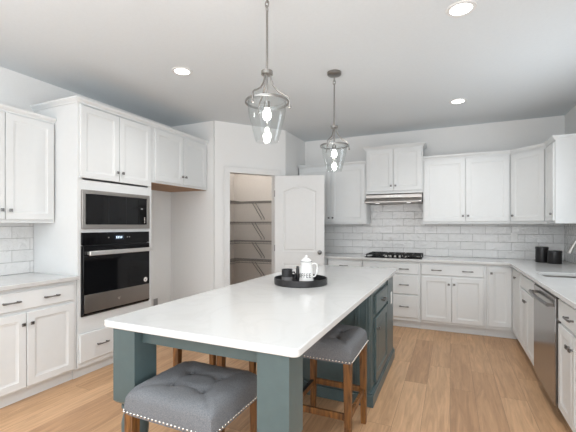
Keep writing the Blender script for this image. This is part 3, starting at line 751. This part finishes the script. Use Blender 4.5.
# ------------------------------------------------------------------ bar stools
def make_stool(label, loc, rotz, studs=True):
    t = thing('bar_stool', label, 'stool', loc, rotz, 'upholstered counter stools')
    hx, hy, zb = 0.230, 0.208, 0.552
    n = 40; b = MB(); V = []
    btn = [(-0.36, -0.33), (0.36, -0.33), (-0.36, 0.33), (0.36, 0.33)]
    def seg(px, py, a, c):
        ax, ay = a; bx, by = c; dx, dy = bx-ax, by-ay; l = dx*dx+dy*dy
        k = max(0, min(1, ((px-ax)*dx+(py-ay)*dy)/l)); return math.hypot(px-ax-k*dx, py-ay-k*dy)
    for i in range(n+1):
        row = []
        for j in range(n+1):
            u = math.sin(PI/2*(2*i/n-1)); v = math.sin(PI/2*(2*j/n-1))
            e = max(0, (1-abs(u)**7)*(1-abs(v)**7))
            z = 0.608+0.052*e**(1/2.6)+0.014*u*u*e
            for q in btn:
                d2 = ((u-q[0])*hx)**2+((v-q[1])*hy)**2; z -= 0.028*math.exp(-d2/0.0004)*e+0.007*math.exp(-d2/0.003)*e
            for a, c in ((btn[0], btn[2]), (btn[1], btn[3]), (btn[0], btn[1]), (btn[2], btn[3]), (btn[0], (-1, -1)), (btn[1], (1, -1)), (btn[2], (-1, 1)), (btn[3], (1, 1))):
                d = seg(u, v, a, c)*hx; z -= 0.0085*math.exp(-d*d/0.00009)*e
            z += 0.0016*math.sin(u*23+v*9)*math.sin(v*17-u*5)*e
            k = 1-0.035*(abs(u)*abs(v))**6
            row.append(b.bm.verts.new((u*hx*k, v*hy*k, z)))
        V.append(row)
    for i in range(n):
        for j in range(n): b.bm.faces.new([V[i][j], V[i+1][j], V[i+1][j+1], V[i][j+1]])
    rim = [V[i][0] for i in range(n)]+[V[n][j] for j in range(n)]+[V[i][n] for i in range(n, 0, -1)]+[V[0][j] for j in range(n, 0, -1)]
    prev = rim
    for dz, k in ((0.590, 1.012), (0.575, 1.012), (zb, 1.0)):
        cur = [b.bm.verts.new((v.co.x*k, v.co.y*k, dz)) for v in rim]
        for i in range(len(rim)): b.bm.faces.new([prev[i], cur[i], cur[(i+1) % len(rim)], prev[(i+1) % len(rim)]])
        prev = cur
    b.bm.faces.new(prev)
    st = obj('seat', b, 'fabric', t, smooth=True)
    st.data.shade_smooth()
    if studs:
        me = MB().sphere((0, 0, 0), 0.0058, 8).mesh('nailhead', True); me.materials.append(M['stud'])
        path = []
        for k in range(23): path.append((-hx+0.012+k*(2*hx-0.024)/22, -1))
        W2, D2 = hx*1.004, hy*1.004
        P = [(x, -D2) for x, _ in path]+[(x, D2) for x, _ in path]
        P += [(s*W2, -hy+0.012+k*(2*hy-0.024)/20) for k in range(21) for s in (-1, 1)]
        for x, y in P: obj('nailhead', me, None, st, (x, y, zb+0.012))
    for x, y in btn: obj('button', MB().sphere((0, 0, 0), 0.009, 10, 0.5), 'fabric', st, (x*hx, y*hy, 0.645), smooth=True)
    lx, ly = hx-0.028, hy-0.028
    for sx in (-1, 1):
        for sy in (-1, 1):
            obj('leg', MB().bar((sx*lx*1.02, sy*ly*1.02, 0), (sx*lx, sy*ly, zb-0.0005), 0.034, 0.034, 0.046, 0.046), 'stool_wood', t, bevel=0.003)
    z = 0.222
    for sy, nm in ((1, 'stretcher'), (-1, 'footrest')):
        obj(nm, MB().box(-lx+0.02, sy*ly-0.010, z-0.019, lx-0.02, sy*ly+0.010, z+0.019), 'stool_wood', t, bevel=0.002)
    obj('metal_strip', MB().box(-lx+0.024, -ly-0.012, z+0.0195, lx-0.024, -ly+0.012, z+0.023), 'black', t.children[-1])
    for sx in (-1, 1):
        obj('stretcher', MB().box(sx*lx-0.010, -ly+0.02, z+0.01-0.019, sx*lx+0.010, ly-0.02, z+0.01+0.019), 'stool_wood', t, bevel=0.002)
    return t
make_stool('grey tufted counter stool in the foreground, front of the island', (-1.043, 1.318, 0), PI)
make_stool('grey tufted counter stool tucked under the right side of the island', (-0.724, 2.262, 0), -PI/2)
make_stool('counter stool beyond the island of which only brown legs show under the apron', (-1.54, 2.165, 0), PI/2, studs=False)

# ------------------------------------------------------------------ tray and coffee things
TC = Vector((-1.030, 2.525)); TR = 0.200
tr = MB().lathe([(TR-0.004, 0), (TR, 0.004), (TR, 0.046), (TR-0.004, 0.048), (TR-0.007, 0.046), (TR-0.010, 0.008), (0.002, 0.008)], n=56)
tag(obj('serving_tray', tr, 'black', loc=(TC.x, TC.y, ZT1+0.0005), smooth=True), 'round black tray on the island top', 'tray')
ZB = ZT1+0.0095
px, py = -0.998, 2.560
camang = math.atan2(-py, -px)
t = thing('coffee_pot', 'white enamel coffee pot lettered COFFEE on the round tray', 'coffee pot', (px, py, ZB))
def potr(z): return 0.055-0.0145*(z/0.155)
obj('body', MB().lathe([(0.052, 0), (0.055, 0.004)]+[(potr(z), z) for z in (0.03, 0.06, 0.09, 0.12, 0.148)]+[(0.043, 0.152), (0.043, 0.155)], n=40), 'enamel', t, smooth=True)
obj('rim', MB().lathe([(0.0445, 0.1552), (0.0445, 0.1585)], n=40), 'black', t)
lid = obj('lid', MB().lathe([(0.042, 0.1588), (0.040, 0.165), (0.028, 0.177), (0.010, 0.184), (0.006, 0.188)], n=32), 'enamel', t, smooth=True)
obj('lid_knob', MB().lathe([(0.005, 0.188), (0.010, 0.193), (0.010, 0.198), (0.004, 0.203)], n=16), 'enamel', lid, smooth=True)
hx_, hy_ = math.cos(camang+PI/2), math.sin(camang+PI/2)   # screen-right direction
hp = [(potr(0.135)-0.004, 0.135), (0.062, 0.142), (0.078, 0.132), (0.083, 0.105), (0.078, 0.07), (0.066, 0.045), (potr(0.04)-0.004, 0.040)]
obj('handle', MB().tube([(r*hx_, r*hy_, z) for r, z in hp], 0.006, 8, rz=1.0), 'enamel', t, smooth=True)
sp = [(potr(0.08)-0.004, 0.075), (0.066, 0.10), (0.078, 0.135), (0.086, 0.150)]
a_ = camang-PI+0.25
obj('spout', MB().tube([(r*math.cos(a_), r*math.sin(a_), z) for r, z in sp], [0.017, 0.012, 0.008, 0.007], 10), 'enamel', t, smooth=True)
tc = bpy.data.curves.new('lettering', 'FONT'); tc.body = 'COFFEE'; tc.size = 0.047; tc.align_x = 'CENTER'; tc.extrude = 0.0006; tc.space_character = 1.12
to = bpy.data.objects.new('tmp', tc); C.objects.link(to)
dg = bpy.context.evaluated_depsgraph_get()
me = bpy.data.meshes.new_from_object(to.evaluated_get(dg)); bpy.data.objects.remove(to)
bmt = bmesh.new(); bmt.from_mesh(me)
bmesh.ops.subdivide_edges(bmt, edges=[e for e in bmt.edges if e.calc_length() > 0.006], cuts=2)
for v in bmt.verts:
    zz = v.co.y+0.038; rr = potr(zz)+0.0008+v.co.z
    a = camang+(v.co.x*0.80-0.034)/potr(zz)
    v.co = Vector((rr*math.cos(a), rr*math.sin(a), zz))
bmt.to_mesh(me); bmt.free(); me.materials.clear(); me.materials.append(M['black'])
obj('lettering', me, None, t)
# mug
def mug(x, y, label, ang, r=0.041, h=0.098):
    t = thing('mug', label, 'mug', (x, y, ZB), 0)
    obj('body', MB().lathe([(r-0.004, 0), (r, 0.004), (r, h*0.42)], n=32, cap1=False), 'grey_cer', t, smooth=True)
    obj('upper_glaze', MB().lathe([(r, h*0.42), (r, h), (r-0.003, h), (r-0.004, 0.01), (0.001, 0.008)], n=32, cap0=False), 'black', t, smooth=True)
    pts = [(r-0.002, 0.072), (r+0.016, 0.074), (r+0.024, 0.060), (r+0.022, 0.038), (r+0.010, 0.024), (r-0.002, 0.024)]
    obj('handle', MB().tube([(a*math.cos(ang), a*math.sin(ang), z) for a, z in pts], 0.0055, 8), 'black', t, smooth=True)
    return t
mg = mug(-1.132, 2.500, 'black mug with grey lower half left of the coffee pot on the tray', camang+PI/2+0.3)
t = thing('dark_bottle', 'slim black bottle standing between the mug and the coffee pot', 'bottle', (-1.062, 2.540, ZB))
obj('body', MB().lathe([(0.011, 0), (0.012, 0.003), (0.012, 0.100), (0.009, 0.107)], n=16), 'black', t, smooth=True)
obj('cap', MB().lathe([(0.0095, 0.1075), (0.0095, 0.120)], n=16), 'black', t)

# ------------------------------------------------------------------ pendants
def pendant(x, y, label):
    t = thing('pendant_light', label, 'pendant lamp', (x, y, ZC-0.0005), 0, 'glass pendants over the island')
    z = lambda a: a-ZC
    obj('canopy', MB().lathe([(0.020, z(2.712)), (0.058, z(2.718)), (0.064, z(2.724)), (0.064, z(2.7445))], n=32), 'nickel', t, smooth=True)
    for k, (za, zb_) in enumerate(((2.700, 2.665), (2.670, 2.635), (2.640, 2.605))):
        pts = []; m = (za+zb_)/2
        for i in range(17):
            a = 2*PI*i/16; u = 0.011*math.cos(a); w = 0.021*math.sin(a)
            pts.append((u, 0, z(m+w)) if k % 2 else (0, u, z(m+w)))
        obj('chain_link', MB().tube(pts, 0.0032, 6), 'nickel', t)
    obj('rod', MB().tube([(0, 0, z(2.612)), (0, 0, z(2.262))], 0.0068, 10), 'nickel', t)
    obj('top_cap', MB().lathe([(0.012, z(2.262)), (0.034, z(2.258)), (0.034, z(2.238)), (0.012, z(2.232))][::-1], n=28), 'nickel', t, smooth=True)
    for k in range(3):
        a = 2*PI*k/3+0.35
        prof = [(0.018, 2.240), (0.024, 2.205), (0.038, 2.172), (0.060, 2.145), (0.090, 2.124), (0.114, 2.112), (0.127, 2.100), (0.131, 2.084), (0.134, 2.052)]
        ar = obj('arm', MB().tube([(r*math.cos(a), r*math.sin(a), z(h)) for r, h in prof], 0.0052, 8), 'nickel', t, smooth=True)
        obj('finial', MB().sphere((0.134*math.cos(a), 0.134*math.sin(a), z(2.045)), 0.009, 10), 'nickel', ar, smooth=True)
    obj('ring', MB().loops([[(r*math.cos(2*PI*i/48), r*math.sin(2*PI*i/48), z(h)) for i in range(48)] for r, h in ((0.123, 2.070), (0.128, 2.070), (0.128, 2.083), (0.123, 2.083), (0.123, 2.070))], False, False), 'nickel', t)
    gp = [(0.111, 2.092), (0.114, 2.080), (0.114, 2.06), (0.110, 2.02), (0.103, 1.98), (0.090, 1.93), (0.074, 1.87), (0.066, 1.845)]
    gi = [(r-0.003, h) for r, h in gp[::-1]]
    g = MB().loops([[(r*math.cos(2*PI*i/48), r*math.sin(2*PI*i/48), z(h)) for i in range(48)] for r, h in gp+gi+[gp[0]]], False, False)
    obj('glass_shade', g, 'glass', t, smooth=True)
    sk = obj('socket', MB().tube([(0, 0, z(2.232)), (0, 0, z(2.08))], 0.006, 10).lathe([(0.018, z(2.042)), (0.018, z(2.080)), (0.008, z(2.084))], n=20), 'nickel', t, smooth=True)
    b = obj('bulb', MB().lathe([(0.003, 1.970-ZC), (0.014, 1.974-ZC), (0.023, 1.985-ZC), (0.026, 2.001-ZC), (0.022, 2.018-ZC), (0.015, 2.035-ZC), (0.013, 2.0415-ZC)], n=24), 'bulb', t, smooth=True)
    c = obj('bulb_reflection', MB().lathe([(0.002, 1.868-ZC), (0.005, 1.878-ZC), (0.009, 1.895-ZC), (0.011, 1.912-ZC), (0.010, 1.922-ZC), (0.006, 1.926-ZC)], n=20), 'bulb', t, smooth=True)  # glowing shape standing in for the bulb's reflection in the glass
    obj('reflection_stem', MB().tube([(0, 0, 1.9695-ZC), (0, 0, 1.9265-ZC)], 0.0015, 6), 'nickel', t)
    l = bpy.data.lights.new('pendant_glow', 'POINT'); l.energy = 3; l.shadow_soft_size = 0.035; l.color = (1, 0.96, 0.9)
    lo = bpy.data.objects.new('pendant_glow', l); C.objects.link(lo); lo.parent = t; lo.location = (0, 0, z(1.965))
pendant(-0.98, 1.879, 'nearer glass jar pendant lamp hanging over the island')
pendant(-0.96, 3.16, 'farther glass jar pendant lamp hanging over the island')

# ------------------------------------------------------------------ recessed lights
def can(x, y, label):
    t = thing('recessed_light', label, 'ceiling light', (x, y, ZC-0.0005), 0, 'recessed ceiling lights')
    obj('trim_ring', MB().loops([[(r*math.cos(2*PI*i/40), r*math.sin(2*PI*i/40), h) for i in range(40)] for r, h in ((0.066, 0), (0.066, -0.006), (0.088, -0.006), (0.092, 0))], False, False), 'trim', t, smooth=True)
    obj('lens', MB().lathe([(0.0655, -0.004), (0.0655, 0)], n=36), 'lens', t)
    l = bpy.data.lights.new('can_glow', 'SPOT'); l.energy = CAN_POWER*3; l.spot_size = 2.5; l.spot_blend = 1.0; l.shadow_soft_size = 0.06; l.color = (1, 0.985, 0.965)
    lo = bpy.data.objects.new('can_glow', l); C.objects.link(lo); lo.parent = t; lo.location = (0, 0, -0.02)
can(-2.203, 2.571, 'recessed ceiling light above the left counter side')
can(0.063, 2.565, 'recessed ceiling light nearest the top edge at right')
can(0.080, 4.454, 'recessed ceiling light toward the back right corner')
# lamp added to brighten the pantry (out of view above the door head)
t = thing('pantry_fill_lamp', 'small round ceiling lamp added to brighten the pantry', 'ceiling light', (-2.95, 4.95, ZC-0.0005))
obj('base_plate', MB().lathe([(0.08, -0.012), (0.085, 0)], n=32), 'trim', t)
obj('lamp_shade', MB().lathe([(0.002, -0.055), (0.04, -0.05), (0.065, -0.035), (0.075, -0.0125)], n=32), 'lens', t, smooth=True)
l = bpy.data.lights.new('pantry_fill_glow', 'POINT'); l.energy = 9; l.shadow_soft_size = 0.08; l.color = (1, 0.95, 0.9)
lo = bpy.data.objects.new('pantry_fill_glow', l); C.objects.link(lo); lo.parent = t; lo.location = (0, 0, -0.12)
can(-2.203, 0.60, 'recessed ceiling light behind the camera at left')
can(0.063, 0.60, 'recessed ceiling light behind the camera at right')
